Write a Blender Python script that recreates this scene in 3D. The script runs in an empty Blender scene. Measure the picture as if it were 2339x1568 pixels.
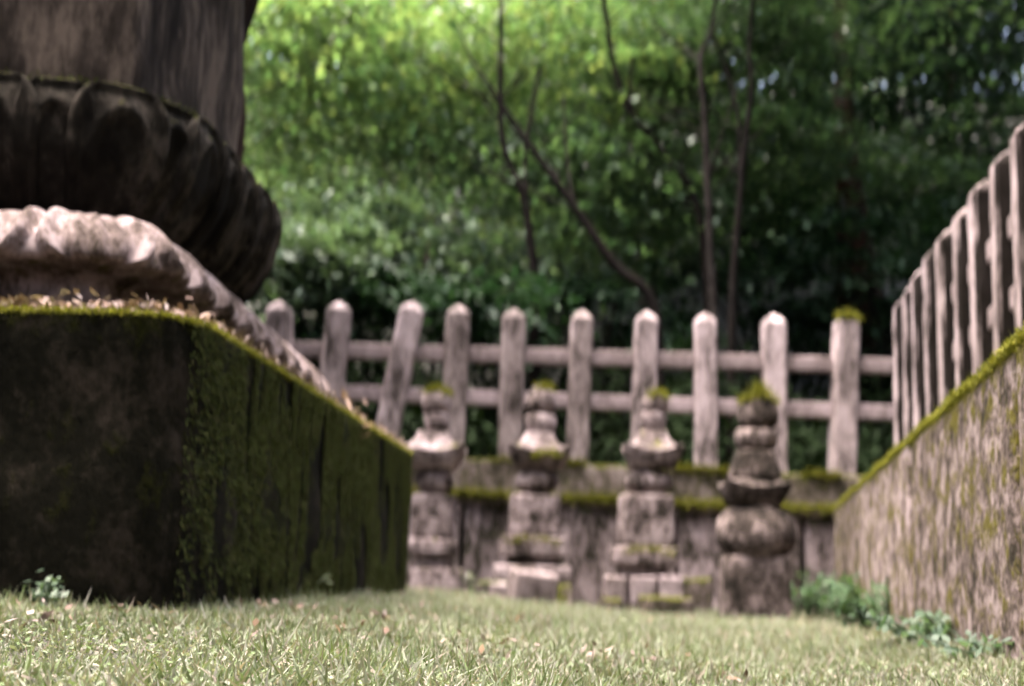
import bpy, bmesh, math, random
import numpy as np
from mathutils import Vector, Matrix, noise

random.seed(7)
RNG = np.random.default_rng(11)
SC = bpy.context.scene
COL = SC.collection

# ------------------------------------------------------------------ camera
W, H, F = 2339.0, 1568.0, 2339.0 * 50 / 36
PITCH = math.atan((1310 - 784) / F)
ROLL = 0.030
CAMZ = 0.30                                  # lens height above the datum
cam_data = bpy.data.cameras.new('camera')
cam = bpy.data.objects.new('camera', cam_data)
COL.objects.link(cam)
cam_data.lens = 50
cam_data.sensor_width = 36
cam_data.clip_start = 0.02
cam_data.clip_end = 600
CAM_R = Matrix.Rotation(math.pi / 2 + PITCH, 3, 'X') @ Matrix.Rotation(ROLL, 3, 'Z')
cam.matrix_world = Matrix.Translation((0, 0, CAMZ)) @ CAM_R.to_4x4()
cam_data.dof.use_dof = True
cam_data.dof.focus_distance = 1.75
cam_data.dof.aperture_fstop = 3.3
cam_data.dof.aperture_ratio = 1.6
SC.camera = cam

# ------------------------------------------------------------------ sky, sun, exposure
SUN_EL, SUN_AZ = math.radians(74), math.radians(-102)      # azimuth from +Y towards +X
world = bpy.data.worlds.new('World')
SC.world = world
world.use_nodes = True
nt = world.node_tree
bg = nt.nodes['Background']
sky = nt.nodes.new('ShaderNodeTexSky')
sky.sky_type = 'NISHITA'
sky.sun_disc = False
sky.sun_elevation = SUN_EL
sky.sun_rotation = SUN_AZ
sky.air_density = 0.7
sky.dust_density = 9.0
sky.ozone_density = 0.3
nt.links.new(sky.outputs[0], bg.inputs[0])
bg.inputs[1].default_value = 0.15
sun_data = bpy.data.lights.new('sun', 'SUN')
sun_data.energy = 0.7
sun_data.angle = math.radians(80)
sun_data.color = (1.0, 0.97, 0.97)
sun = bpy.data.objects.new('sun', sun_data)
COL.objects.link(sun)
sd = Vector((math.sin(SUN_AZ) * math.cos(SUN_EL), math.cos(SUN_AZ) * math.cos(SUN_EL), math.sin(SUN_EL)))
sun.rotation_euler = sd.to_track_quat('Z', 'Y').to_euler()
sun.location = (0, 0, 30)
SC.view_settings.view_transform = 'Standard'
SC.view_settings.look = 'None'
SC.view_settings.gamma = 1
SC.view_settings.exposure = 3.66
SC.cycles.use_denoising = True
SC.cycles.filter_width = 1.6
SC.cycles.max_bounces = 6
SC.cycles.diffuse_bounces = 3
SC.cycles.transmission_bounces = 4
SC.cycles.sample_clamp_indirect = 4.0


# ------------------------------------------------------------------ helpers
def P(px, py, y):
    """world point on the sight line of a photo position, at forward distance y"""
    d = CAM_R @ Vector(((px - W / 2) / F, -(py - H / 2) / F, -1))
    return Vector((0, 0, CAMZ)) + d * (y / d.y)


def m_px(y):
    return y / F


def Z(rel):
    return rel + CAMZ


def origin(o):
    p = Vector((0, 0, 0))
    while o is not None:
        p += o.location
        o = o.parent
    return p


def link(o, parent=None):
    COL.objects.link(o)
    if parent is not None:
        o.parent = parent
    return o


def mk(name, verts, faces, mat, parent=None, smooth=True):
    v = np.asarray([tuple(p) for p in verts] if not isinstance(verts, np.ndarray) else verts, dtype=np.float64)
    if parent is not None:
        v = v - np.array(origin(parent))
        loc = Vector((0, 0, 0))
    else:
        loc = Vector((v[:, 0].mean(), v[:, 1].mean(), v[:, 2].min()))
        v = v - np.array(loc)
    me = bpy.data.meshes.new(name)
    if isinstance(faces, np.ndarray):
        n, k = faces.shape
        me.vertices.add(len(v)); me.vertices.foreach_set('co', v.astype(np.float32).ravel())
        me.loops.add(n * k); me.loops.foreach_set('vertex_index', faces.astype(np.int32).ravel())
        me.polygons.add(n); me.polygons.foreach_set('loop_start', np.arange(0, n * k, k, dtype=np.int32))
        me.update(calc_edges=True)
        me.validate()
    else:
        me.from_pydata([tuple(p) for p in v], [], faces)
        me.update()
    if smooth:
        me.polygons.foreach_set('use_smooth', [True] * len(me.polygons))
    me.materials.append(mat)
    o = bpy.data.objects.new(name, me)
    o.location = loc
    return link(o, parent)


def thing(name, label, cat, loc, group=None):
    o = bpy.data.objects.new(name, None)
    o.empty_display_size = 0.1
    o.location = loc
    o['label'] = label
    o['category'] = cat
    if group:
        o['group'] = group
    return link(o)


def tag(o, label=None, cat=None, group=None, kind=None):
    if label: o['label'] = label
    if cat: o['category'] = cat
    if group: o['group'] = group
    if kind: o['kind'] = kind
    return o


def nz(p, s, seed=0.0):
    return noise.noise(Vector((p[0] * s + seed * 7.3, p[1] * s - seed * 3.1, p[2] * s + seed * 1.7)))


def smooth01(x):
    x = min(1.0, max(0.0, x))
    return x * x * (3 - 2 * x)


def rock(size, r=0.02, rough=0.01, cuts=6, seed=0.0, freq=None, taper=0.0):
    """worn block centred on the origin -> (verts, faces)"""
    bm = bmesh.new()
    bmesh.ops.create_cube(bm, size=1.0)
    bmesh.ops.subdivide_edges(bm, edges=bm.edges[:], cuts=cuts, use_grid_fill=True)
    sx, sy, sz = size
    fr = freq or 1.6 / max(0.05, min(size))
    for v in bm.verts:
        # pull grid lines towards the edges so that the rounding has vertices to work with
        c = Vector([math.copysign(0.5 * (1 - (1 - 2 * abs(a)) ** 1.35), a) for a in v.co])
        p = Vector((c.x * sx, c.y * sy, c.z * sz))
        rr = min(r, min(size) * 0.49)
        q = Vector([max(-(s / 2 - rr), min(s / 2 - rr, a)) for a, s in zip(p, size)])
        d = p - q
        if d.length > 1e-9:
            p = q + d.normalized() * rr
        k = 1 - taper * (c.z + 0.5)
        p.x *= k; p.y *= k
        n = p.normalized() if p.length > 0 else Vector((0, 0, 1))
        dn = nz(p, fr, seed) * 0.7 + nz(p, fr * 2.7, seed + 3) * 0.4
        v.co = p + n * dn * rough
    vs = [v.co.copy() for v in bm.verts]
    bm.verts.index_update()
    fs = [[v.index for v in f.verts] for f in bm.faces]
    bm.free()
    return vs, fs


def put(vs, loc, rz=0.0, tilt=(0, 0)):
    m = Matrix.Translation(loc) @ Matrix.Rotation(rz, 4, 'Z') @ Matrix.Rotation(tilt[0], 4, 'X') @ Matrix.Rotation(tilt[1], 4, 'Y')
    return [m @ v for v in vs]


def stone(name, loc, size, mat, parent=None, rz=0.0, tilt=(0, 0), r=0.02, rough=0.01, cuts=6, seed=None, taper=0.0):
    seed = random.random() * 50 if seed is None else seed
    vs, fs = rock(size, r, rough, cuts, seed, taper=taper)
    return mk(name, put(vs, Vector(loc), rz, tilt), fs, mat, parent)


def lathe(prof, n=32, sq=2.0, rough=0.006, seed=0.0, corner_up=0.0):
    """prof: (radius, z) list; sq: superellipse power (2 = round, 8 = square)"""
    vs, fs = [], []
    for (r, z) in prof:
        for i in range(n):
            a = 2 * math.pi * i / n
            c, s = math.cos(a), math.sin(a)
            k = (abs(c) ** sq + abs(s) ** sq) ** (-1 / sq)
            p = Vector((r * k * c, r * k * s, z))
            if corner_up:
                p.z += corner_up * max(0.0, k - 1.06) * (r / prof[-1][0] if False else 1)
            d = nz(p, 14, seed) * rough + nz(p, 34, seed + 5) * rough * 0.5
            p += Vector((c, s, 0.5)) * d
            vs.append(p)
    m = len(prof)
    for j in range(m - 1):
        for i in range(n):
            i2 = (i + 1) % n
            fs.append([j * n + i, j * n + i2, (j + 1) * n + i2, (j + 1) * n + i])
    fs.append(list(range(n))[::-1])
    fs.append([(m - 1) * n + i for i in range(n)])
    return vs, fs


def tube(pts, rads, n=12, ridge=0.0, nridge=9, seed=0.0):
    pts = [Vector(p) for p in pts]
    # resample with catmull-rom
    P_, R_ = [], []
    for i in range(len(pts) - 1):
        p0, p1, p2, p3 = pts[max(i - 1, 0)], pts[i], pts[i + 1], pts[min(i + 2, len(pts) - 1)]
        steps = 6
        for k in range(steps):
            t = k / steps
            P_.append(0.5 * ((2 * p1) + (p2 - p0) * t + (2 * p0 - 5 * p1 + 4 * p2 - p3) * t * t + (3 * p1 - p0 - 3 * p2 + p3) * t ** 3))
            R_.append(rads[i] * (1 - t) + rads[i + 1] * t)
    P_.append(pts[-1]); R_.append(rads[-1])
    vs, fs = [], []
    for j, (p, r) in enumerate(zip(P_, R_)):
        d = (P_[min(j + 1, len(P_) - 1)] - P_[max(j - 1, 0)]).normalized()
        ax = d.cross(Vector((0, 1, 0.001))).normalized()
        ay = d.cross(ax).normalized()
        for i in range(n):
            a = 2 * math.pi * i / n
            rr = r * (1 + 0.08 * nz((math.cos(a) * 2, math.sin(a) * 2, p.z), 1.5, seed))
            if ridge:
                rr += ridge * r * (abs(math.sin(a * nridge / 2 + 0.8 * nz((a, p.z * 0.5, 0), 1.2, seed))) - 0.5)
                rr += ridge * 0.6 * r * nz((math.cos(a) * 9, math.sin(a) * 9, p.z * 0.8), 1.0, seed + 2)
            vs.append(p + ax * math.cos(a) * rr + ay * math.sin(a) * rr)
    m = len(P_)
    for j in range(m - 1):
        for i in range(n):
            i2 = (i + 1) % n
            fs.append([j * n + i, j * n + i2, (j + 1) * n + i2, (j + 1) * n + i])
    fs.append(list(range(n))[::-1]); fs.append([(m - 1) * n + i for i in range(n)])
    return vs, fs


def leaf_quads(c, nrm, length, width, rng=RNG, fold=0.0):
    """c, nrm: (N,3); -> verts (4N,3), faces (N,4); diamond leaves"""
    n = len(c)
    nrm = nrm / np.linalg.norm(nrm, axis=1, keepdims=True)
    d = rng.normal(size=(n, 3))
    d -= nrm * (d * nrm).sum(1, keepdims=True)
    d /= np.linalg.norm(d, axis=1, keepdims=True)
    s = np.cross(nrm, d)
    L = (length if np.ndim(length) else np.full(n, length))[:, None] / 2
    Wd = (width if np.ndim(width) else np.full(n, width))[:, None] / 2
    v = np.empty((n, 4, 3))
    v[:, 0] = c - d * L
    v[:, 1] = c + s * Wd + d * L * 0.1
    v[:, 2] = c + d * L
    v[:, 3] = c - s * Wd + d * L * 0.1
    f = np.arange(4 * n).reshape(n, 4)
    return v.reshape(-1, 3), f


def blades(base, direc, length, width, rng=RNG, bend=0.3):
    """thin triangles bent once: (N,3) base, (N,3) direction -> quads+tip as two faces of 4 (degenerate free)"""
    n = len(base)
    direc = direc / np.linalg.norm(direc, axis=1, keepdims=True)
    side = rng.normal(size=(n, 3)); side[:, 2] *= 0.2
    side -= direc * (side * direc).sum(1, keepdims=True)
    side /= np.linalg.norm(side, axis=1, keepdims=True)
    bd = rng.normal(size=(n, 3)) * bend
    L = length[:, None]
    Wd = width[:, None] / 2
    mid = base + direc * L * 0.55
    tip = base + (direc + bd) * L
    v = np.empty((n, 5, 3))
    v[:, 0] = base - side * Wd; v[:, 1] = base + side * Wd
    v[:, 2] = mid + side * Wd * 0.8; v[:, 3] = mid - side * Wd * 0.8
    v[:, 4] = tip
    k = np.arange(n)[:, None] * 5
    t = np.concatenate([k + [[0, 1, 2]], k + [[0, 2, 3]], k + [[3, 2, 4]]], axis=1).reshape(-1, 3)
    return v.reshape(-1, 3), t


# ------------------------------------------------------------------ materials
def nodes(name):
    m = bpy.data.materials.new(name)
    m.use_nodes = True
    t = m.node_tree
    return m, t, t.nodes['Principled BSDF']


def N(t, kind, **kw):
    n = t.nodes.new(kind)
    for k, v in kw.items():
        setattr(n, k, v)
    return n


def noise_tex(t, scale, vec=None, detail=4, rough=0.6):
    n = N(t, 'ShaderNodeTexNoise')
    n.inputs['Scale'].default_value = scale
    n.inputs['Detail'].default_value = detail
    n.inputs['Roughness'].default_value = rough
    if vec is not None:
        t.links.new(vec, n.inputs['Vector'])
    return n


ALB = 0.62          # keeps bounce light low: all stone, bark and leaf colours are taken down together


def alb(c):
    return tuple(a * ALB for a in c)


def ramp(t, fac, stops):
    r = N(t, 'ShaderNodeValToRGB')
    cr = r.color_ramp
    while len(cr.elements) < len(stops):
        cr.elements.new(0.5)
    for e, (p, c) in zip(cr.elements, stops):
        e.position = p
        e.color = (*c, 1) if len(c) == 3 else c
    t.links.new(fac, r.inputs[0])
    return r


def mixc(t, fac, a, b):
    m = N(t, 'ShaderNodeMix', data_type='RGBA')
    for sock, val in ((m.inputs[0], fac), (m.inputs[6], a), (m.inputs[7], b)):
        if isinstance(val, (int, float)):
            sock.default_value = val
        elif isinstance(val, tuple):
            sock.default_value = (*val, 1)
        else:
            t.links.new(val, sock)
    return m.outputs[2]


def math_n(t, op, a, b=None, clamp=False):
    m = N(t, 'ShaderNodeMath', operation=op)
    m.use_clamp = clamp
    for i, v in enumerate((a, b)):
        if v is None: continue
        if isinstance(v, (int, float)): m.inputs[i].default_value = v
        else: t.links.new(v, m.inputs[i])
    return m.outputs[0]


def stone_mat(name, light, mid, dark, moss=(0.13, 0.15, 0.02), moss_up=0.5, moss_any=0.0, stretch=1.0,
              scale=6.0, contrast=0.12, bump=0.35, moss_lo=None, spec=0.06, front_shade=0.0):
    m, t, b = nodes(name)
    geo = N(t, 'ShaderNodeNewGeometry')
    mp = N(t, 'ShaderNodeMapping')
    mp.inputs['Scale'].default_value = (1, 1, 1 / stretch)
    t.links.new(geo.outputs['Position'], mp.inputs['Vector'])
    n1 = noise_tex(t, scale, mp.outputs[0], 6, 0.65)
    n2 = noise_tex(t, scale * 4.5, mp.outputs[0], 5, 0.7)
    fac = math_n(t, 'ADD', math_n(t, 'MULTIPLY', n1.outputs[0], 0.65), math_n(t, 'MULTIPLY', n2.outputs[0], 0.35))
    col = ramp(t, fac, [(0.5 - contrast, alb(dark)), (0.5, alb(mid)), (0.5 + contrast * 0.9, alb(light))]).outputs[0]
    oi = N(t, 'ShaderNodeObjectInfo')
    var = ramp(t, oi.outputs['Random'], [(0.0, (0.72, 0.72, 0.70)), (1.0, (1.12, 1.12, 1.14))]).outputs[0]
    vm = N(t, 'ShaderNodeMix', data_type='RGBA', blend_type='MULTIPLY')
    vm.inputs[0].default_value = 1
    t.links.new(col, vm.inputs[6]); t.links.new(var, vm.inputs[7])
    col = vm.outputs[2]
    # pale lichen spots
    vo = N(t, 'ShaderNodeTexVoronoi')
    vo.inputs['Scale'].default_value = scale * 3.2
    t.links.new(geo.outputs['Position'], vo.inputs['Vector'])
    lm = ramp(t, vo.outputs['Distance'], [(0.10, (1, 1, 1)), (0.26, (0, 0, 0))]).outputs[0]
    ln = noise_tex(t, scale * 0.7, geo.outputs['Position'])
    lmask = math_n(t, 'MULTIPLY', lm, ramp(t, ln.outputs[0], [(0.54, (0, 0, 0)), (0.66, (0.55,) * 3)]).outputs[0])
    col = mixc(t, lmask, col, tuple(min(0.75, c * 1.5 * ALB) for c in light))
    # moss: by upward face and by patches
    sep = N(t, 'ShaderNodeSeparateXYZ')
    t.links.new(geo.outputs['Normal'], sep.inputs[0])
    n3 = noise_tex(t, scale * 1.3, mp.outputs[0], 5, 0.7)
    up = math_n(t, 'MULTIPLY', sep.outputs[2], moss_up)
    v = math_n(t, 'ADD', math_n(t, 'ADD', up, moss_any), math_n(t, 'MULTIPLY', math_n(t, 'SUBTRACT', n3.outputs[0], 0.5), 1.6))
    mm = ramp(t, v, [(0.42, (0, 0, 0)), (0.6, (1, 1, 1))]).outputs[0]
    n4 = noise_tex(t, scale * 9, geo.outputs['Position'], 3)
    mcol = ramp(t, n4.outputs[0], [(0.3, alb(moss_lo or tuple(c * 0.45 for c in moss))), (0.7, alb(moss))]).outputs[0]
    col = mixc(t, mm, col, mcol)
    if front_shade:   # shade painted as patchy near-black colour on the faces turned to the camera
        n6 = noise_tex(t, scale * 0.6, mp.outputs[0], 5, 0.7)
        av = math_n(t, 'ADD', math_n(t, 'MULTIPLY', sep.outputs[1], -front_shade), math_n(t, 'MULTIPLY', math_n(t, 'SUBTRACT', n6.outputs[0], 0.5), 1.5))
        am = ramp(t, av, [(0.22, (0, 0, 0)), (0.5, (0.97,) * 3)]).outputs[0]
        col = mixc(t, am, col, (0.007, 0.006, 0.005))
    t.links.new(col, b.inputs['Base Color'])
    b.inputs['Roughness'].default_value = 0.9
    b.inputs['Specular IOR Level'].default_value = spec
    bp = N(t, 'ShaderNodeBump')
    bp.inputs['Strength'].default_value = bump
    bp.inputs['Distance'].default_value = 0.02
    n5 = noise_tex(t, scale * 5, geo.outputs['Position'], 6, 0.7)
    hh = math_n(t, 'ADD', n5.outputs[0], math_n(t, 'MULTIPLY', mm, 0.3))
    t.links.new(hh, bp.inputs['Height'])
    t.links.new(bp.outputs[0], b.inputs['Normal'])
    return m


def leaf_mat(name, cols, trans=0.4, rough=0.45, tcol=1.25, spec=0.5):
    m, t, b = nodes(name)
    geo = N(t, 'ShaderNodeNewGeometry')
    stops = [(i / max(1, len(cols) - 1), alb(c)) for i, c in enumerate(cols)]
    r = ramp(t, geo.outputs['Random Per Island'], stops)
    nn = noise_tex(t, 0.9, geo.outputs['Position'], 2)
    br = ramp(t, nn.outputs[0], [(0.3, (0.75,) * 3), (0.7, (1.2,) * 3)])
    mu = N(t, 'ShaderNodeMix', data_type='RGBA', blend_type='MULTIPLY')
    mu.inputs[0].default_value = 1
    t.links.new(r.outputs[0], mu.inputs[6]); t.links.new(br.outputs[0], mu.inputs[7])
    t.links.new(mu.outputs[2], b.inputs['Base Color'])
    b.inputs['Roughness'].default_value = rough
    b.inputs['Specular IOR Level'].default_value = spec
    tr = N(t, 'ShaderNodeBsdfTranslucent')
    tm = N(t, 'ShaderNodeMix', data_type='RGBA', blend_type='MULTIPLY')
    tm.inputs[0].default_value = 1
    t.links.new(mu.outputs[2], tm.inputs[6])
    tm.inputs[7].default_value = (1.3 * tcol, 1.35 * tcol, 0.7 * tcol, 1)
    t.links.new(tm.outputs[2], tr.inputs['Color'])
    mx = N(t, 'ShaderNodeMixShader')
    mx.inputs[0].default_value = trans
    t.links.new(b.outputs[0], mx.inputs[1]); t.links.new(tr.outputs[0], mx.inputs[2])
    t.links.new(mx.outputs[0], t.nodes['Material Output'].inputs['Surface'])
    return m


def bark_mat(name, light, dark, scale=5.0, stretch=7.0, lichen=0.0):
    m, t, b = nodes(name)
    geo = N(t, 'ShaderNodeNewGeometry')
    mp = N(t, 'ShaderNodeMapping')
    mp.inputs['Scale'].default_value = (1, 1, 1 / stretch)
    t.links.new(geo.outputs['Position'], mp.inputs['Vector'])
    n1 = noise_tex(t, scale * 3, mp.outputs[0], 6, 0.7)
    col = ramp(t, n1.outputs[0], [(0.35, alb(dark)), (0.65, alb(light))]).outputs[0]
    if lichen:
        n2 = noise_tex(t, scale * 0.8, geo.outputs['Position'], 3)
        col = mixc(t, ramp(t, n2.outputs[0], [(0.55, (0, 0, 0)), (0.65, (lichen,) * 3)]).outputs[0], col, (0.2, 0.18, 0.17))
    t.links.new(col, b.inputs['Base Color'])
    b.inputs['Roughness'].default_value = 0.95
    b.inputs['Specular IOR Level'].default_value = 0.08
    bp = N(t, 'ShaderNodeBump')
    bp.inputs['Strength'].default_value = 0.7
    bp.inputs['Distance'].default_value = 0.03
    t.links.new(n1.outputs[0], bp.inputs['Height'])
    t.links.new(bp.outputs[0], b.inputs['Normal'])
    return m


M = {}
GRL, GRM, GRD = (0.58, 0.475, 0.485), (0.30, 0.235, 0.23), (0.10, 0.08, 0.068)
M['post'] = stone_mat('post_stone', GRL, (0.35, 0.282, 0.282), (0.08, 0.066, 0.06), moss=(0.13, 0.12, 0.03), moss_up=0.12, moss_any=0.06, stretch=2.2, scale=9, contrast=0.10)
M['side_post'] = stone_mat('side_post_stone', GRL, (0.35, 0.282, 0.282), (0.08, 0.066, 0.06), moss=(0.13, 0.12, 0.03), moss_up=0.12, moss_any=0.06, stretch=2.2, scale=9, contrast=0.10, front_shade=0.75, spec=0.02)
M['rail'] = stone_mat('rail_stone', (0.48, 0.385, 0.40), (0.37, 0.295, 0.30), (0.2, 0.158, 0.155), moss_up=0.1, scale=8, contrast=0.12)
M['stupa'] = stone_mat('stupa_stone', (0.54, 0.44, 0.45), (0.27, 0.212, 0.208), (0.04, 0.034, 0.028), moss=(0.2, 0.195, 0.05), moss_lo=(0.07, 0.07, 0.02), moss_up=0.3, moss_any=0.1, scale=9, contrast=0.09)
M['pale_stone'] = stone_mat('pale_stone', (0.54, 0.44, 0.455), (0.38, 0.305, 0.31), (0.15, 0.12, 0.11), moss_up=0.15, scale=9, contrast=0.11)
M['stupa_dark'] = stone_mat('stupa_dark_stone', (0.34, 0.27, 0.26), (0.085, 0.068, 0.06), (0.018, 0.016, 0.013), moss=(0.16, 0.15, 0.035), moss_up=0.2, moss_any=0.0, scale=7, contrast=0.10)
M['wall'] = stone_mat('wall_stone', (0.56, 0.455, 0.465), (0.29, 0.232, 0.228), (0.05, 0.045, 0.033), moss=(0.12, 0.13, 0.04), moss_lo=(0.04, 0.055, 0.02), moss_up=0.5, moss_any=0.22, stretch=1.8, scale=7, contrast=0.085)
M['wall_right'] = stone_mat('wall_right_stone', (0.46, 0.372, 0.372), (0.2, 0.155, 0.143), (0.045, 0.038, 0.027), moss=(0.15, 0.135, 0.022), moss_lo=(0.06, 0.05, 0.012), moss_up=0.5, moss_any=0.42, stretch=0.75, scale=9, contrast=0.085, bump=0.6)
M['upper'] = stone_mat('upper_course_stone', (0.30, 0.245, 0.235), (0.15, 0.12, 0.1), (0.05, 0.05, 0.03), moss=(0.12, 0.125, 0.025), moss_up=0.6, moss_any=0.32, scale=7, contrast=0.09)
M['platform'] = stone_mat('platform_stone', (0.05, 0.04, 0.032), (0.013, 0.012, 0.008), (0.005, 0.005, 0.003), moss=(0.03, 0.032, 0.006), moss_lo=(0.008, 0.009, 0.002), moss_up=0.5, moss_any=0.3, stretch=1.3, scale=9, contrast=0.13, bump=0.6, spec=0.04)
M['carved'] = stone_mat('carved_stone', (0.42, 0.34, 0.345), (0.2, 0.155, 0.145), (0.05, 0.039, 0.031), moss=(0.12, 0.11, 0.025), moss_up=-0.1, moss_any=0.25, stretch=1.6, scale=12, contrast=0.10)
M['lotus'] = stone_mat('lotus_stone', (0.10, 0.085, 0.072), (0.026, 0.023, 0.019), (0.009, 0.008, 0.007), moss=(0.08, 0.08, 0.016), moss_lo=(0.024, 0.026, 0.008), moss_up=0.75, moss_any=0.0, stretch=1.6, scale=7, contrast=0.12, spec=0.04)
M['body'] = stone_mat('body_stone', (0.15, 0.12, 0.1), (0.05, 0.04, 0.034), (0.014, 0.011, 0.01), moss_up=0.2, stretch=3.0, scale=4, contrast=0.09, spec=0.04)
M['bark_cedar'] = bark_mat('cedar_bark', (0.055, 0.029, 0.021), (0.005, 0.003, 0.003), 3, 9)
M['bark_dark'] = bark_mat('dark_bark', (0.016, 0.012, 0.010), (0.004, 0.003, 0.003), 8, 4, 0.03)
M['bark_pale'] = bark_mat('pale_bark', (0.06, 0.05, 0.045), (0.008, 0.006, 0.006), 8, 4, 0.12)
M['bark_rose'] = bark_mat('reddish_bark', (0.2, 0.13, 0.13), (0.08, 0.05, 0.05), 6, 8)
M['maple'] = leaf_mat('maple_leaf', [(0.14, 0.25, 0.115), (0.2, 0.30, 0.15), (0.09, 0.18, 0.085), (0.2, 0.25, 0.11), (0.06, 0.13, 0.06)], 0.45, 0.45, spec=0.5)
M['leaf_mid'] = leaf_mat('mid_green_leaf', [(0.065, 0.13, 0.07), (0.095, 0.155, 0.085), (0.045, 0.095, 0.06)], 0.4, 0.5, spec=0.4)
M['leaf_gloss'] = leaf_mat('glossy_leaf', [(0.09, 0.155, 0.09), (0.13, 0.19, 0.125), (0.06, 0.115, 0.07)], 0.25, 0.5, spec=0.4)
M['weed'] = leaf_mat('weed_leaf', [(0.05, 0.105, 0.045), (0.08, 0.14, 0.06), (0.035, 0.075, 0.035), (0.13, 0.17, 0.10)], 0.25, 0.7, spec=0.12)
M['leaf_cedar'] = leaf_mat('cedar_needle', [(0.018, 0.05, 0.026), (0.028, 0.062, 0.03), (0.014, 0.038, 0.024)], 0.2, 0.6, spec=0.2)
M['grass'] = leaf_mat('grass_blade', [(0.34, 0.38, 0.29), (0.22, 0.29, 0.14), (0.43, 0.42, 0.38), (0.27, 0.33, 0.2), (0.15, 0.21, 0.08), (0.42, 0.35, 0.31), (0.32, 0.37, 0.27)], 0.2, 0.75, tcol=0.9, spec=0.08)
M['moss'] = leaf_mat('moss_tuft', [(0.19, 0.19, 0.03), (0.12, 0.13, 0.02), (0.24, 0.22, 0.04)], 0.2, 0.8, spec=0.05)
M['moss_dark'] = leaf_mat('dark_moss_tuft', [(0.075, 0.098, 0.032), (0.105, 0.118, 0.042), (0.045, 0.058, 0.02), (0.095, 0.085, 0.04)], 0.15, 0.9, spec=0.02)
M['litter'] = leaf_mat('dead_leaf', [(0.34, 0.26, 0.24), (0.2, 0.12, 0.08), (0.42, 0.35, 0.34), (0.26, 0.17, 0.1), (0.1, 0.06, 0.045), (0.36, 0.28, 0.26)], 0.1, 0.7, tcol=0.8, spec=0.1)
M['dry'] = leaf_mat('dry_frond', [(0.42, 0.3, 0.26), (0.34, 0.2, 0.15)], 0.2, 0.6, tcol=0.8)


def soil_mat():
    m, t, b = nodes('soil')
    geo = N(t, 'ShaderNodeNewGeometry')
    n = noise_tex(t, 3.0, geo.outputs['Position'], 8, 0.7)
    c = ramp(t, n.outputs[0], [(0.35, (0.012, 0.01, 0.007)), (0.55, (0.022, 0.02, 0.012)), (0.7, (0.035, 0.035, 0.018))]).outputs[0]
    t.links.new(c, b.inputs['Base Color'])
    b.inputs['Roughness'].default_value = 0.95
    bp = N(t, 'ShaderNodeBump'); bp.inputs['Strength'].default_value = 0.5; bp.inputs['Distance'].default_value = 0.03
    n2 = noise_tex(t, 40, geo.outputs['Position'], 5)
    t.links.new(n2.outputs[0], bp.inputs['Height']); t.links.new(bp.outputs[0], b.inputs['Normal'])
    return m


M['soil'] = soil_mat()


# ------------------------------------------------------------------ ground
def ground_z(x, y):
    """relative to the lens height; lawn inside the walls, forest slope beyond"""
    z = -0.105 - 0.085 * smooth01((x + 0.6) / 1.5)
    wx = 0.9 + 0.174 * (y - 2.5)                       # foot of the right wall
    z += 0.055 * smooth01(1 - (wx - x) / 0.45) * smooth01((6.0 - y) / 2.5)
    if y < 2.0:
        z -= 0.05 * (2.0 - y)
    z += 0.018 * noise.noise(Vector((x * 1.7, y * 1.7, 3.1))) + 0.006 * noise.noise(Vector((x * 7, y * 7, 1.0)))
    d = max(y - 9.35, (x - 2.0 - 0.174 * (y - 8.6)) - 0.35)
    if d > 0:
        lift = 0.5 * smooth01(d / 0.5) + (0.32 * max(0.0, min(d, 6) - 0.6) + 0.42 * max(0.0, min(d, 60) - 6))
        lift += 0.35 * noise.noise(Vector((x * 0.25, y * 0.25, 7.7))) * smooth01(d / 3)
        z += lift
    return z


def build_ground():
    xs = np.concatenate([np.linspace(-220, -12, 14), np.linspace(-10, -2.4, 12), np.linspace(-2.2, 3.2, 70), np.linspace(3.6, 12, 12), np.linspace(14, 220, 14)])
    ys = np.concatenate([np.linspace(-220, -4, 12), np.linspace(-3, 0.8, 10), np.linspace(1.0, 9.0, 90), np.linspace(9.2, 11, 12), np.linspace(11.8, 40, 26), np.linspace(48, 260, 12)])
    vs = [(x, y, Z(ground_z(x, y))) for y in ys for x in xs]
    nx = len(xs)
    fs = [[j * nx + i, j * nx + i + 1, (j + 1) * nx + i + 1, (j + 1) * nx + i] for j in range(len(ys) - 1) for i in range(nx - 1)]
    o = mk('ground', vs, fs, M['soil'])
    o['kind'] = 'structure'


build_ground()

# ------------------------------------------------------------------ far plinth wall (two courses) and right plinth wall
def ledge_z(px):          # heights along the far wall (relative), it sags a little to the right
    return 0.475 - 0.035 * smooth01((px - 900) / 1100)


def top_z(px):
    return 0.715 - 0.04 * smooth01((px - 900) / 1100)


def px_at(x, y):
    return W / 2 + x / y * F


def moss_on(name, parent, pts, nrm, n, ln=(0.012, 0.03), wd=0.006, spread=(0.05, 0.03, 0.01), mat='moss', up=(0, -0.3, 1), bend=0.5, patch=0.0):
    """fuzzy moss: short blades scattered round a polyline of points (world)"""
    pts = np.array([tuple(p) for p in pts])
    seg = np.linalg.norm(np.diff(pts, axis=0), axis=1)
    cum = np.concatenate([[0], np.cumsum(seg)])
    s = RNG.random(n) * cum[-1]
    if patch:
        keep = np.array([noise.noise(Vector((a * 3.1, patch, 0.3))) > -0.12 + 0.25 * random.random() for a in s])
        s = s[keep]
    b = np.stack([np.interp(s, cum, pts[:, k]) for k in range(3)], 1)
    b += RNG.normal(size=b.shape) * np.array(spread)
    d = np.array(up)[None] + RNG.normal(size=b.shape) * 0.5
    v, f = blades(b, d, RNG.uniform(*ln, len(b)), np.full(len(b), wd) * RNG.uniform(0.6, 1.3, len(b)), bend=bend)
    o = mk(name, v, f, M[mat], parent, smooth=False)
    o['kind'] = 'stuff'
    return o


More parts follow.
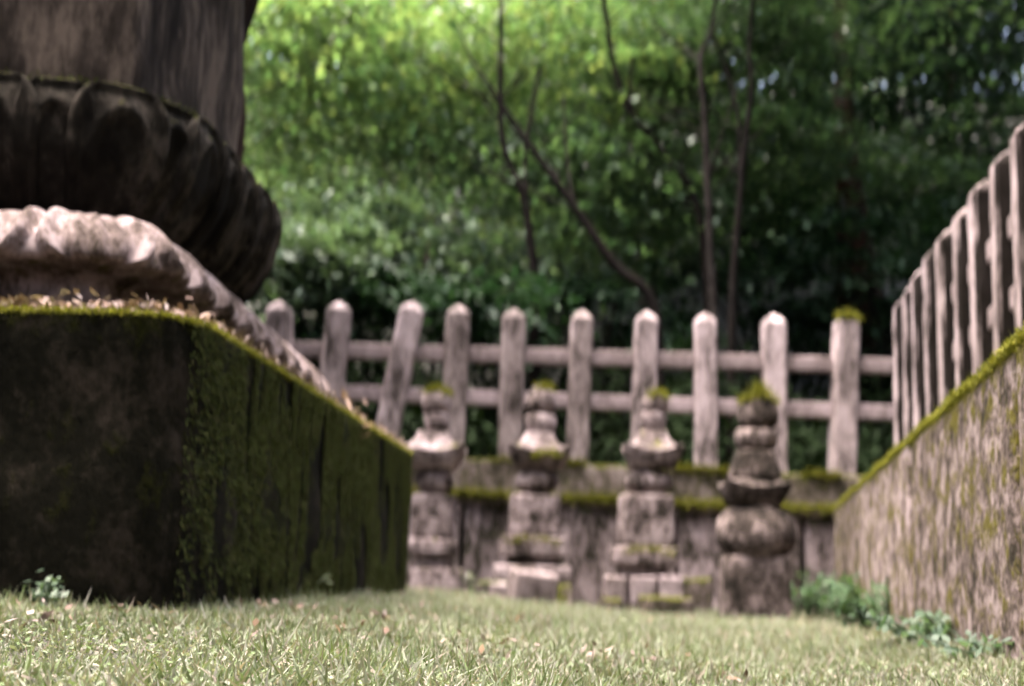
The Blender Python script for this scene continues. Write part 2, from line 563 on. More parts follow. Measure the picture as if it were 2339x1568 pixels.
farwall = thing('stone_wall', 'two-step mossy stone wall of blocks behind the row of small stupas, carrying the fence', 'wall', (0.4, 8.75, Z(-0.25)))
x = -1.75
i = 0
while x < 2.05:
    w = random.uniform(0.30, 0.52)
    if x + w > 2.0: w = 2.06 - x
    px = px_at(x + w / 2, 8.6)
    top = ledge_z(px) - 0.055
    bot = -0.42
    stone('block', (x + w / 2, 8.78 + random.uniform(-0.015, 0.015), Z((top + bot) / 2)), (w - 0.012, 0.34, top - bot), M['wall'], farwall, r=0.018, rough=0.016, cuts=7, rz=random.uniform(-.015, .015))
    x += w
    i += 1
x = -1.75
while x < 2.05:
    w = random.uniform(0.55, 0.85)
    if x + w > 1.85: w = 2.07 - x
    px = px_at(x + w / 2, 8.6)
    stone('ledge_slab', (x + w / 2, 8.79 + random.uniform(-0.008, 0.008), Z(ledge_z(px) - 0.027)), (w - 0.008, 0.42, 0.058), M['wall'], farwall, r=0.014, rough=0.008, cuts=6)
    x += w
x = -1.75
while x < 2.3:
    w = random.uniform(0.5, 0.8)
    if x + w > 2.1: w = 2.35 - x
    px = px_at(x + w / 2, 9.0)
    t_, b_ = top_z(px), ledge_z(px) + 0.003
    stone('upper_block', (x + w / 2, 9.13 + random.uniform(-0.01, 0.01), Z((t_ + b_) / 2)), (w - 0.01, 0.28, t_ - b_), M['upper'], farwall, r=0.016, rough=0.012, cuts=6)
    x += w
moss_on('moss', farwall, [(-1.2 + 3.2 * k / 30, 8.585, Z(ledge_z(px_at(-1.2 + 3.2 * k / 30, 8.6)) - 0.012)) for k in range(31)], None, 9000, (0.015, 0.035), 0.008, (0.01, 0.012, 0.014), 'moss', (0, -0.9, 0.5))
moss_on('moss', farwall, [(-1.2 + 3.3 * k / 30, 8.992, Z(top_z(px_at(-1.2 + 3.3 * k / 30, 9.0)) - 0.004)) for k in range(31)], None, 6000, (0.015, 0.032), 0.008, (0.01, 0.012, 0.012), 'moss', (0, -0.8, 0.6), patch=2.2)

rightwall = thing('stone_wall', 'mossy-topped wall of upright tooled stone with olive streaks, running along the side of the lawn', 'wall', (1.5, 5.0, Z(-0.25)))
RA, RB = Vector((0.9, 2.5, 0)), Vector((1.96, 8.6, 0))
RD = (RB - RA).normalized()
RN = Vector((-RD.y, RD.x, 0))                  # towards the lawn
RROT = math.atan2(RD.y, RD.x)


def rpt(y, off=0.0, z=0.0):
    k = (y - RA.y) / (RB.y - RA.y)
    p = RA.lerp(RB, k) - RN * off
    return Vector((p.x, p.y, Z(z)))


cuts_y = [0.9, 2.55, 4.3, 6.5, 8.56]
for a, b in zip(cuts_y[:-1], cuts_y[1:]):
    c = rpt((a + b) / 2, 0.2)
    L = (rpt(b) - rpt(a)).length
    dz = random.uniform(-0.006, 0.006)
    stone('block', (c.x, c.y, Z((0.437 + dz - 0.5) / 2)), (L - 0.006, 0.4, 0.937 + dz), M['wall_right'], rightwall, rz=RROT, r=0.02, rough=0.012, cuts=16)
    c2 = rpt((a + b) / 2, 0.49)
    stone('upper_block', (c2.x, c2.y, Z(0.56)), (L - 0.008, 0.26, 0.25), M['upper'], rightwall, rz=RROT, r=0.016, rough=0.012, cuts=6)
moss_on('moss', rightwall, [rpt(0.9 + 7.7 * k / 40, 0.004, 0.432 + 0.006 * math.sin(k * 1.7)) for k in range(41)], None, 26000, (0.004, 0.011), 0.004, (0.006, 0.02, 0.0045), 'moss', (-0.8, -0.1, 0.5))

# ------------------------------------------------------------------ fences
def post_mesh(base, top, w, seed, rz=0.0, cap=0.075):
    """square worn post with a low pyramid head, from base to apex"""
    base, top = Vector(base), Vector(top)
    h = (top - base).length
    zs = [0.0] + [h * k / 12 for k in range(1, 12)] + [h - cap * 0.9, h - cap * 0.78, h - cap * 0.36, h - 0.003]
    sc = [1.0] * 12 + [1.0, 0.95, 0.56, 0.10]
    vs, fs = [], []
    n = 24
    d = (top - base).normalized()
    q = Vector((0, 0, 1)).rotation_difference(d)
    mr = Matrix.Rotation(rz, 3, 'Z')
    for z, s in zip(zs, sc):
        for i in range(n):
            a = 2 * math.pi * (i + 0.5) / n
            c_, s_ = math.cos(a), math.sin(a)
            k = (abs(c_) ** 22 + abs(s_) ** 22) ** (-1 / 22)
            p = mr @ Vector((c_ * k * w / 2 * s, s_ * k * w / 2 * s, 0))
            p.z = z
            dn = nz(p, 7, seed) * 0.005 + nz(p, 26, seed + 4) * 0.005
            p += Vector((c_, s_, 0)) * dn
            vs.append(base + q @ p)
    m = len(zs)
    for j in range(m - 1):
        for i in range(n):
            i2 = (i + 1) % n
            fs.append([j * n + i, j * n + i2, (j + 1) * n + i2, (j + 1) * n + i])
    fs.append(list(range(n))[::-1]); fs.append([(m - 1) * n + i for i in range(n)])
    return vs, fs


def flat_shade(o, ang=40):
    o.data.polygons.foreach_set('use_smooth', [True] * len(o.data.polygons))
    o.data.set_sharp_from_angle(angle=math.radians(ang))


far_fence = thing('stone_fence', 'low stone fence of pointed posts and two rails on the wall behind the stupas', 'fence', (0.4, 9.12, Z(0.69)))
FP = [(638, 688, 642, 57), (777, 690, 741, 58), (945, 690, 872, 56), (1048, 697, 1030, 56), (1175, 706, 1163, 55), (1330, 709, 1317, 52),
      (1477, 711, 1465, 53), (1610, 715, 1612, 52), (1767, 717, 1768, 55), (1933, 721, 1923, 57)]
for k, (tx, ty, bx, w) in enumerate(FP):
    yd = 9.10 + random.uniform(-0.01, 0.01)
    top = P(tx, ty, yd)
    base = P(bx, 1052 + (bx - 1000) * 0.04, yd)
    base.z = Z(top_z(bx)) - 0.01
    vs, fs = post_mesh(base, top, w * m_px(9.03), k * 3.3, random.uniform(-.06, .06))
    o = mk('post', vs, fs, M['post'], far_fence)
    flat_shade(o)
    if ty == 721:
        moss_on('moss', far_fence, [top + Vector((-0.05, -.03, -0.03)), top + Vector((0, -.02, -0.005)), top + Vector((0.06, -.03, -0.035))], None, 900, (0.012, 0.03), 0.008, (0.02, 0.03, 0.012), 'moss')
for ya, xa, yb, xb in ((796, 560, 839, 2075), (890, 560, 946, 2075)):
    a, b = P(xa, ya, 9.12), P(xb, yb, 9.12)
    L = (b - a).length
    vs, fs = rock((L, 0.085, 0.094), 0.012, 0.005, 12, seed=xa + ya, freq=6)
    tilt = math.atan2(b.z - a.z, L)
    o = mk('rail', put(vs, (a + b) / 2, math.atan2(b.y - a.y, b.x - a.x), (0, -tilt)), fs, M['rail'], far_fence)

side_fence = thing('stone_fence', 'stone fence of closely set pointed posts running along the side wall', 'fence', (2.05, 6.6, Z(0.69)))
for k in range(11):
    y = 8.3 - 0.42 * k
    xl = 1.88 + 0.137 * (y - 5.4)
    lean = random.uniform(-0.012, 0.012)
    zt = 1.705 + random.uniform(-0.012, 0.012)
    if k == 4: zt += 0.01
    w = 0.138 + random.uniform(-.008, .008)
    cx = xl + w / 2
    vs, fs = post_mesh((cx, y + w / 2, Z(0.675)), (cx + lean, y + w / 2, Z(zt)), w, 40 + k * 2.7, -0.137 + random.uniform(-.05, .05))
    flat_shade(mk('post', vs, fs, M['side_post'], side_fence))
for zr in (1.37, 1.09):
    a = Vector((1.88 + 0.137 * (3.9 - 5.4) + 0.075, 3.9, Z(zr))); b = Vector((1.88 + 0.137 * (8.35 - 5.4) + 0.075, 8.35, Z(zr + 0.01)))
    L = (b - a).length
    vs, fs = rock((L, 0.085, 0.094), 0.012, 0.005, 12, seed=zr, freq=6)
    mk('rail', put(vs, (a + b) / 2, math.atan2(b.y - a.y, b.x - a.x)), fs, M['rail'], side_fence)

# ------------------------------------------------------------------ the carved monument on the left

class Plan:
    """rounded rectangle: s in metres along the outline, from the front-left corner to the right"""
    def __init__(self, xr, yf, yb, hx, r, slope=0.07):
        th = math.atan(slope)
        self.U = Vector((math.cos(th), -math.sin(th), 0)); self.V = Vector((math.sin(th), math.cos(th), 0))
        # xr: x of the right face at y = 4.0 ; yf, yb front and back y at the right face
        self.hx, self.r = hx, r
        self.hy = (yb - yf) / 2
        yc = (yf + yb) / 2
        self.c = Vector((xr + slope * (yc - 4.0), yc, 0)) - self.U * hx
        a, b = 2 * (hx - r), 2 * (self.hy - r)
        q = math.pi * r / 2
        self.seg = [a, q, b, q, a, q, b, q]
        self.len = sum(self.seg)

    def at(self, s, off=0.0):
        s %= self.len
        hx, hy, r = self.hx, self.hy, self.r
        k = 0
        while s > self.seg[k] and k < 7:
            s -= self.seg[k]; k += 1
        side = k // 2
        if k % 2 == 0:
            if side == 0: p, n = (-(hx - r) + s, -hy), (0, -1)
            elif side == 1: p, n = (hx, -(hy - r) + s), (1, 0)
            elif side == 2: p, n = (hx - r - s, hy), (0, 1)
            else: p, n = (-hx, hy - r - s), (-1, 0)
        else:
            cc = [(hx - r, -(hy - r)), (hx - r, hy - r), (-(hx - r), hy - r), (-(hx - r), -(hy - r))][side]
            a = [-math.pi / 2, 0, math.pi / 2, math.pi][side] + s / r
            n = (math.cos(a), math.sin(a))
            p = (cc[0] + n[0] * r, cc[1] + n[1] * r)
        w = self.c + self.U * (p[0] + n[0] * off) + self.V * (p[1] + n[1] * off)
        return w, self.U * n[0] + self.V * n[1]


def loft(plan, prof, step=0.04, disp=None, rough=0.004, seed=0.0):
    ns = int(plan.len / step)
    vs, fs = [], []
    tz = (lambda j: smooth01((j / (len(prof) - 1) - 0.35) / 0.5)) if disp else (lambda j: 0.0)
    for j, (o, z) in enumerate(prof):
        for i in range(ns):
            s = plan.len * i / ns
            p, n = plan.at(s, o)
            p = p.copy(); p.z = Z(z)
            d = rough * (nz(p, 5, seed) + 0.5 * nz(p, 17, seed + 1))
            if disp: d += disp(s, j / (len(prof) - 1))
            vs.append(p + n * d * (1 - 0.6 * tz(j)) + Vector((0, 0, (0.2 + 0.5 * tz(j)) * d)))
    m = len(prof)
    for j in range(m - 1):
        for i in range(ns):
            i2 = (i + 1) % ns
            fs.append([j * ns + i, j * ns + i2, (j + 1) * ns + i2, (j + 1) * ns + i])
    fs.append([(m - 1) * ns + i for i in range(ns)])
    return vs, fs


def interp(pr, k):
    """resample a coarse (off, z) profile to k points, smoothed"""
    pr = [Vector((a, b, 0)) for a, b in pr]
    out = []
    n = len(pr) - 1
    for j in range(k):
        t = j / (k - 1) * n
        i = min(int(t), n - 1); t -= i
        p0, p1, p2, p3 = pr[max(i - 1, 0)], pr[i], pr[i + 1], pr[min(i + 2, n)]
        q = 0.5 * ((2 * p1) + (p2 - p0) * t + (2 * p0 - 5 * p1 + 4 * p2 - p3) * t * t + (3 * p1 - p0 - 3 * p2 + p3) * t ** 3)
        out.append((q.x, q.y))
    return out


mon = thing('stone_monument', 'massive dark carved stone monument with lotus tiers on a mossy platform beside the cedar', 'monument', (-2.0, 4.6, Z(-0.15)))
# platform
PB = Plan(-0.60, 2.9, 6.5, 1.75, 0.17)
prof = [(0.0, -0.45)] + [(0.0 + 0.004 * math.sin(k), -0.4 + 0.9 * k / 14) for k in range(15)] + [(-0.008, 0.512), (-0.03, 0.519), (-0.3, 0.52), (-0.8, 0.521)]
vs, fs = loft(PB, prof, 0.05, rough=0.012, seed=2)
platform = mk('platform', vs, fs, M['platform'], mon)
# lower carved tier
PK = Plan(-0.815, 3.10, 5.8, 1.45, 0.20, 0.025)


def kara(s, t):
    """relief of the drooping petals: broad petals with curled rims and ribs between a scrolled lip"""
    if t < 0.2: return 0.0
    tt = (t - 0.2) / 0.8                              # 0 at lip .. 1 at the top
    pitch = 0.27
    ph = ((s - PK.seg[0] - 0.10) / pitch + 0.5) % 1.0 - 0.5             # -0.5..0.5 inside a petal
    wdt = 0.47 * (1 - 0.55 * max(0.0, 0.45 - tt) / 0.45) # narrows towards the tip below
    e = abs(ph) / max(wdt, 0.05)
    d = 0.0
    if e < 1:
        d += 0.014 + 0.024 * math.exp(-((e - 0.84) / 0.10) ** 2)           # rim
        d += 0.010 * math.exp(-(ph / 0.05) ** 2) * (1 - tt)                # mid rib
        d += 0.006 * math.cos(ph * 40 * (1.3 - 0.5 * tt)) * (1 - e) * (0.4 + tt)              # fan ribs
        d -= 0.016 * math.exp(-((e - 0.62) / 0.12) ** 2) * smooth01(1.2 - tt * 1.4)
    d += 0.018 * math.exp(-((tt - 0.06) / 0.07) ** 2) * (0.8 + 0.2 * math.cos(s * 23))  # scrolled lip
    d *= 1.1 * smooth01((1.0 - tt) / 0.45)
    return d


kp = [(-0.10, 0.50), (-0.10, 0.58), (-0.10, 0.640), (-0.03, 0.650), (0.02, 0.662), (0.028, 0.68), (0.018, 0.71), (-0.008, 0.74), (-0.04, 0.765), (-0.075, 0.781), (-0.115, 0.789), (-0.4, 0.792)]
vs, fs = loft(PK, interp(kp, 56), 0.010, kara, 0.004, 5)
mk('carved_tier', vs, fs, M['carved'], mon)
# lotus bowl
PL = Plan(-0.935, 3.40, 4.66, 0.90, 0.24, 0.06)
LPROF = interp([(-0.10, 0.815), (-0.02, 0.83), (0.05, 0.87), (0.105, 0.96), (0.125, 1.04), (0.13, 1.10), (0.115, 1.14)], 25)
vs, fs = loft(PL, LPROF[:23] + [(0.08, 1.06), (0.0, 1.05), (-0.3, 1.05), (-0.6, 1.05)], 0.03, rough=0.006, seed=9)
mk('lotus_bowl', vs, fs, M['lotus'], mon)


def bowl_at(s, t):
    """point and normal on the bowl, t 0 bottom .. 1 rim (may exceed a little)"""
    k = t * (len(LPROF) - 1)
    i = max(0, min(int(k), len(LPROF) - 2)); f = k - i
    o = LPROF[i][0] * (1 - f) + LPROF[i + 1][0] * f
    z = LPROF[i][1] * (1 - f) + LPROF[i + 1][1] * f
    do, dz = LPROF[i + 1][0] - LPROF[i][0], LPROF[i + 1][1] - LPROF[i][1]
    p, n = PL.at(s, o)
    p = p.copy(); p.z = Z(z)
    nn = (n * dz - Vector((0, 0, 1)) * do).normalized()
    return p, nn


def petal(sc, half, t0, t1, lift, seed):
    vs, fs = [], []
    na, nb = 23, 23
    for j in range(nb):
        b = j / (nb - 1)
        wd = half * (0.80 + 0.2 * b) * math.sqrt(max(0.0, 1 - max(0.0, (b - 0.38) / 0.62) ** 2.0)) + 0.004
        for i in range(na):
            a = (i / (na - 1)) * 2 - 1
            t = t0 + (t1 - t0) * b
            p, n = bowl_at(sc + a * wd, t)
            e = max(abs(a), max(0.0, (b - 0.45) / 0.55) ** 1.4)
            h = lift + 0.019 * math.exp(-((e - 0.84) / 0.12) ** 2)                  # rolled rim
            e2 = math.hypot(a / 0.6, max(0.0, (b - 0.3) / 0.42))
            h += 0.013 * math.exp(-((e2 - 0.9) / 0.13) ** 2) + 0.006 * (1 - e * e)   # inner arch
            if e > 0.985: h = -0.02
            h += 0.004 * nz(p, 18, seed)
            vs.append(p + n * h)
    for j in range(nb - 1):
        for i in range(na - 1):
            fs.append([j * na + i, j * na + i + 1, (j + 1) * na + i + 1, (j + 1) * na + i])
    return vs, fs


npet = round(PL.len / 0.205)
pitch = PL.len / npet
s0 = PL.seg[0] - 0.035
for k in range(npet):
    vs, fs = petal(s0 + k * pitch + pitch / 2, pitch * 0.36, 0.30, 1.045, 0.0, 70 + k)
    mk('back_petal', vs, fs, M['lotus'], mon)
for k in range(npet):
    vs, fs = petal(s0 + k * pitch, pitch * 0.47, 0.30, 1.04, 0.012, k)
    mk('petal', vs, fs, M['lotus'], mon)
# shaft above the lotus
PS = Plan(-0.945, 3.46, 4.5, 0.80, 0.03)
vs, fs = loft(PS, [(0.015, 1.03), (0.015, 1.10), (0.0, 1.11)] + [(0.002 * math.sin(k * 2), 1.15 + 0.1 * k) for k in range(9)] + [(0.12, 1.98), (0.14, 2.06), (-0.1, 2.2), (-0.5, 2.35)], 0.05, rough=0.014, seed=4)
mk('shaft', vs, fs, M['body'], mon)
# moss along the platform edge and on its side, and on the lotus rim
edge = [PB.at(PB.seg[0] * k / 8 * 1.0, 0.0)[0] + Vector((0, 0, Z(0.512))) for k in range(9)] + [PB.at(PB.seg[0] + PB.seg[1] * k / 4, 0)[0] + Vector((0, 0, Z(0.512))) for k in range(1, 5)] + [PB.at(PB.seg[0] + PB.seg[1] + PB.seg[2] * k / 16, 0)[0] + Vector((0, 0, Z(0.512))) for k in range(1, 17)]
moss_on('moss', platform, edge, None, 26000, (0.004, 0.010), 0.0035, (0.006, 0.008, 0.0035), 'moss', (0.6, -0.6, 0.25))
# hanging moss on the side face
nb_ = 110000
ss = PB.seg[0] - 0.45 + RNG.random(nb_) * (0.45 + PB.seg[1] + PB.seg[2])
zz = 0.51 - (RNG.random(nb_) ** 1.5) * 0.62
bp_, bd_ = [], []
for s, z in zip(ss, zz):
    if 0.5 * noise.noise(Vector((s * 3, z * 2, 4.0))) + 0.5 * noise.noise(Vector((s * 22, z * 3, 1.0))) < -0.08: continue
    if RNG.random() > (0.25 + 0.72 * smooth01((s - PB.seg[0]) / 1.1) if s > PB.seg[0] + PB.seg[1] * 0.7 else 0.0): continue
    p, n = PB.at(float(s), 0.004)
    bp_.append((p.x, p.y, Z(float(z)))); bd_.append((n.x * 0.6, n.y * 0.6, -0.8))
bp_, bd_ = np.array(bp_), np.array(bd_)
bd_ += RNG.normal(size=bd_.shape) * 0.25
v, f = blades(bp_, bd_, RNG.uniform(0.006, 0.018, len(bp_)), RNG.uniform(0.002, 0.004, len(bp_)), bend=0.2)
o = mk('hanging_moss', v, f, M['moss_dark'], platform, smooth=False); o['kind'] = 'stuff'
rim = [bowl_at(s0 - 0.3 + k * 0.06, 1.03)[0] for k in range(48)]
moss_on('moss', mon, rim, None, 5000, (0.005, 0.012), 0.005, (0.010, 0.010, 0.006), 'moss_dark', (0.3, -0.3, 0.8), patch=5.5)
# leaf litter lying on the platform ledge
nl = 5000
ss = RNG.random(nl) * (PB.seg[0] + PB.seg[1] + PB.seg[2])
c = []
for s in ss:
    p, n = PB.at(float(s), -float(RNG.uniform(-0.002, 0.10)))
    c.append((p.x, p.y, Z(0.524) + abs(RNG.normal()) * 0.013))
c = np.array(c)
v, f = leaf_quads(c, np.array([0, 0, 1]) + RNG.normal(size=c.shape) * 0.8, RNG.uniform(0.012, 0.036, nl), RNG.uniform(0.006, 0.018, nl))
tag(mk('leaf_litter', v, f, M['litter'], smooth=False), 'dry leaf litter piled along the ledge of the monument platform', 'leaf litter', kind='stuff')

# dry fern frond caught on the platform edge
fr = thing('dry_frond', 'dried pale brown frond caught on the mossy edge of the monument platform', 'frond', P(812, 965, 5.05))
a, b, c_ = P(786, 905, 5.1), P(806, 945, 5.03), P(822, 990, 4.98)
vs, fs = tube([a, b, c_], [0.004, 0.005, 0.003], 6)
mk('stem', vs, fs, M['dry'], fr)
cc = np.array([tuple(a.lerp(c_, t)) for t in RNG.random(40)]) + RNG.normal(size=(40, 3)) * 0.018
v, f = leaf_quads(cc, RNG.normal(size=(40, 3)), RNG.uniform(0.03, 0.06, 40), RNG.uniform(0.008, 0.015, 40))
mk('leaflets', v, f, M['dry'], fr, smooth=False)['kind'] = 'stuff'


# ------------------------------------------------------------------ stupas
def box_px(cx, y0, y1, w, d):
    """centre and (width, height) in metres of something seen at photo position, at distance d"""
    a, b = P(cx, y0, d), P(cx, y1, d)
    c = (a + b) / 2
    return c, w * m_px(d), abs(a.z - b.z)


def place(vs, c, rz=0.0, tilt=0.0):
    m = Matrix.Translation(c) @ Matrix.Rotation(rz, 4, 'Z') @ Matrix.Rotation(tilt, 4, 'Y')
    return [m @ v for v in vs]


def stupa(label, d, parts, dark=False, rz=0.0):
    allx = [p[1] for p in parts]
    base = P(sum(allx) / len(allx), max(p[3] for p in parts), d)
    root = thing('stone_stupa', label, 'stupa', base, 'small stone stupas along the wall')
    mat0 = M['stupa_dark'] if dark else M['stupa']
    for k, (kind, cx, y0, y1, w) in enumerate(parts):
        c, wm, hm = box_px(cx, y0, y1, w, d)
        sd_ = d * 10 + k + cx
        mat = mat0
        r = wm / 2
        if kind == 'jewel':
            pr = [(r * q, (z - 0.5) * hm) for q, z in ((0.45, -0.04), (0.6, 0.02), (0.92, 0.14), (1.0, 0.34), (0.98, 0.55), (0.84, 0.74), (0.58, 0.89), (0.22, 0.98), (0.04, 1.03))]
            vs, fs = lathe(pr, 28, 2.2, 0.012, sd_)
            nm = 'jewel'
        elif kind == 'ring':
            pr = [(r * q, (z - 0.5) * hm) for q, z in ((0.55, -0.02), (0.72, 0.06), (0.9, 0.3), (0.99, 0.6), (1.0, 0.84), (0.9, 0.93), (0.5, 0.98))]
            vs, fs = lathe(pr, 28, 2.6, 0.010, sd_)
            nm = 'cup'
        elif kind == 'roof':
            pr = [(r * q, (z - 0.5) * hm) for q, z in ((0.5, 0.0), (0.70, 0.0), (0.74, 0.02), (0.90, 0.26), (0.98, 0.40), (1.0, 0.455), (0.975, 0.48), (0.80, 0.53), (0.65, 0.64), (0.54, 0.79), (0.47, 0.95), (0.43, 1.0))]
            vs, fs = lathe(pr, 56, 14, 0.009, sd_)
            for v in vs:      # eaves turn up to the corners
                q = min(1.0, abs(v.x * v.y) / (r * r * 0.92))
                v.z += (0.12 if dark else 0.18) * hm * q * q * (1 if v.z < 0.2 * hm else 0.3)
            nm = 'roof'
        elif kind == 'cap':
            pr = [(r * q, (z - 0.5) * hm) for q, z in ((0.7, 0), (0.98, 0.05), (1.0, 0.25), (0.92, 0.5), (0.84, 0.75), (0.78, 0.96), (0.5, 1.0))]
            vs, fs = lathe(pr, 40, 6, 0.012, sd_)
            nm = 'cap'
        elif kind == 'sphere':
            pr = [(r * math.cos(a) ** 0.9, math.sin(a) * hm * 0.53) for a in [math.radians(g) for g in (-74, -64, -52, -40, -26, -12, 0, 12, 26, 40, 52, 64, 74)]]
            vs, fs = lathe(pr, 36, 2.15, 0.010, sd_)
            nm = 'sphere'
        else:
            vs, fs = rock((wm, wm * random.uniform(0.85, 0.95), hm), min(0.018, hm * 0.3), 0.012, 8, sd_)
            nm = {'block': 'block', 'slab': 'slab', 'plinth': 'plinth', 'base': 'base_stone'}[kind]
        o = mk(nm, place(vs, c, rz + random.uniform(-.06, .06), random.uniform(-.015, .015)), fs, mat, root)
        flat_shade(o, 50) if kind in ('roof',) else None
    return root


sA = stupa('slender weathered stupa half hidden by the corner of the monument platform', 8.0,
           [('base', 1000, 1298, 1364, 118), ('plinth', 990, 1262, 1304, 78), ('slab', 988, 1232, 1268, 112), ('block', 988, 1131, 1234, 90), ('sphere', 993, 1070, 1130, 88), ('roof', 990, 988, 1072, 150), ('ring', 997, 942, 992, 60), ('jewel', 996, 886, 946, 70)])
sB = stupa('stupa with a plump round finial behind the tumbled pale stone', 8.0,
           [('base', 1215, 1292, 1352, 172), ('plinth', 1216, 1268, 1300, 108), ('slab', 1216, 1226, 1274, 150), ('block', 1222, 1131, 1228, 114), ('sphere', 1226, 1070, 1131, 98), ('roof', 1232, 992, 1072, 142), ('ring', 1235, 945, 1000, 72), ('jewel', 1236, 882, 946, 74)])
sC = stupa('pale stupa standing on a base of three squared stones', 7.95,
           [('plinth', 1470, 1288, 1324, 104), ('slab', 1470, 1250, 1294, 148), ('block', 1474, 1132, 1254, 118), ('sphere', 1480, 1072, 1132, 104), ('roof', 1490, 985, 1074, 134), ('ring', 1493, 940, 990, 64), ('jewel', 1494, 896, 944, 62)])
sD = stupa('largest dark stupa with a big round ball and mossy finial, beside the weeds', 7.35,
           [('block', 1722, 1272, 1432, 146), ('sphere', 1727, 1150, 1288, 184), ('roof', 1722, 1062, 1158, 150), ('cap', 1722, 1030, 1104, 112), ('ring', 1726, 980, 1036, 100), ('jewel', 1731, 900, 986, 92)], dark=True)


def moss_cap(root, cx, cy, w, d, n=700, mat='moss', ln=(0.012, 0.03)):
    c = P(cx, cy, d - 0.03)
    h = w * m_px(d) / 2
    moss_on('moss', root, [c + Vector((-h, 0, -0.02)), c + Vector((-h * 0.4, 0, 0)), c + Vector((h * 0.4, 0, 0)), c + Vector((h, 0, -0.02))], None, n, ln, 0.008, (0.012, 0.04, 0.008), mat)


moss_cap(sA, 1000, 893, 50, 8.0)
moss_cap(sB, 1243, 886, 36, 8.0, 300)
moss_cap(sB, 1250, 1036, 60, 7.85, 250)
moss_cap(sB, 1216, 1232, 120, 7.85, 350, ln=(0.008, 0.02))
moss_cap(sC, 1504, 902, 40, 7.95, 450)
moss_cap(sC, 1480, 1256, 110, 7.8, 300, ln=(0.008, 0.02))
moss_cap(sD, 1732, 912, 80, 7.35, 700, ln=(0.012, 0.035))
moss_cap(sD, 1735, 898, 20, 7.35, 200, ln=(0.03, 0.06))

# the three squared stones below the pale stupa, and loose stones on the grass
for k, (cx, w) in enumerate(((1407, 52), (1467, 62), (1530, 58))):
    c, wm, hm = box_px(cx, 1316, 1384, w, 7.85)
    o = stone('base_stone', (c.x, c.y + 0.08, c.z), (wm - 0.006, 0.3, hm), M['pale_stone'], sC, r=0.014, rough=0.01, cuts=7)
LOOSE = [(1213, 1314, 1400, 100, 7.4, 0.10, 'pale_stone', 'pale squared stone tipped over in front of the stupa with the plump finial'),
         (1128, 1338, 1370, 72, 7.6, 0.02, 'wall', 'flat brownish stone lying beside the tipped pale stone'),
         (1520, 1372, 1408, 110, 7.6, 0.0, 'upper', 'low mossy slab lying below the three squared base stones'),
         (1283, 1345, 1396, 50, 7.75, -0.1, 'upper', 'small dark mossy stone in the shade of the tipped pale stone'),
         (1395, 1376, 1408, 52, 7.65, 0.05, 'upper', 'small dark stone at the corner of the three squared base stones'),
         (1590, 1330, 1400, 70, 8.3, 0.0, 'upper', 'dark stone against the wall beside the largest dark stupa')]
for cx, y0, y1, w, d, tl, mt, lab in LOOSE:
    c, wm, hm = box_px(cx, y0, y1, w, d)
    o = stone('loose_stone', c, (wm, wm * 0.8, hm + 0.04), M[mt], None, rz=random.uniform(-.3, .3), tilt=(tl, tl), r=0.02, rough=0.014, cuts=7)
    tag(o, lab, 'stone', 'loose stones in front of the wall')

# ------------------------------------------------------------------ grass, weeds, fallen leaves
def scatter(n, dens):
    out = []
    while len(out) < n:
        m = n
        y = RNG.uniform(1.0, 8.6, m)
        x = RNG.uniform(-2.6, 2.0, m)
        keep = (x < 0.9 + 0.174 * (y - 2.5) + 0.01) & (RNG.random(m) < np.minimum(1, dens / y)) & (x > -0.45 * y - 0.3)
        keep &= ~((y > 2.93) & (y < 6.55) & (x < -0.70 + 0.07 * (y - 3.0)))
        out += list(zip(x[keep], y[keep]))
    return np.array(out[:n])


def ground_pts(xy):
    return np.array([(a, b, Z(ground_z(a, b))) for a, b in xy])


gp = ground_pts(scatter(190000, 1.6))
hn = np.array([max(0.5, 0.85 + 0.7 * noise.noise(Vector((p[0] * 2.5, p[1] * 2.5, 9.0)))) for p in gp])
d = np.array([0, 0, 1.0]) + RNG.normal(size=gp.shape) * np.array([0.55, 0.55, 0.2])
v, f = blades(gp - np.array([0, 0, 0.004]), d, RNG.uniform(0.010, 0.032, len(gp)) * hn, RNG.uniform(0.003, 0.0065, len(gp)), bend=0.4)
tag(mk('grass', v, f, M['grass'], smooth=False), 'short pale green grass covering the lawn between the walls', 'grass', kind='stuff')
cp = ground_pts(scatter(16000, 1.8)) + np.array([0, 0, 1]) * RNG.uniform(0.001, 0.012, 16000)[:, None]
M['clover'] = leaf_mat('creeping_leaf', [(0.22, 0.28, 0.17), (0.16, 0.23, 0.10), (0.33, 0.36, 0.29), (0.34, 0.29, 0.24)], 0.2, 0.8, spec=0.05)
v, f = leaf_quads(cp, np.array([0, 0, 1]) + RNG.normal(size=cp.shape) * 0.4, RNG.uniform(0.006, 0.013, len(cp)), RNG.uniform(0.004, 0.009, len(cp)))
tag(mk('ground_cover', v, f, M['clover'], smooth=False), 'small round creeping leaves mixed into the lawn', 'ground cover', kind='stuff')
lq = scatter(26000, 1.8)
lq = lq[np.array([noise.noise(Vector((a_ * 2.2, b_ * 1.6, 5.5))) + 0.6 * noise.noise(Vector((a_ * 6, b_ * 5, 2.5))) for a_, b_ in lq]) > 0.1]
lq = lq[RNG.random(len(lq)) < 0.16]
lp = ground_pts(lq) + np.array([0, 0, 1]) * RNG.uniform(0.006, 0.028, len(lq))[:, None]
v, f = leaf_quads(lp, np.array([0, 0, 1]) + RNG.normal(size=lp.shape) * 0.5, RNG.uniform(0.01, 0.034, len(lp)), RNG.uniform(0.004, 0.014, len(lp)))
tag(mk('fallen_leaves', v, f, M['litter'], smooth=False), 'scattered brown and pinkish fallen leaves lying on the grass', 'fallen leaves', kind='stuff')


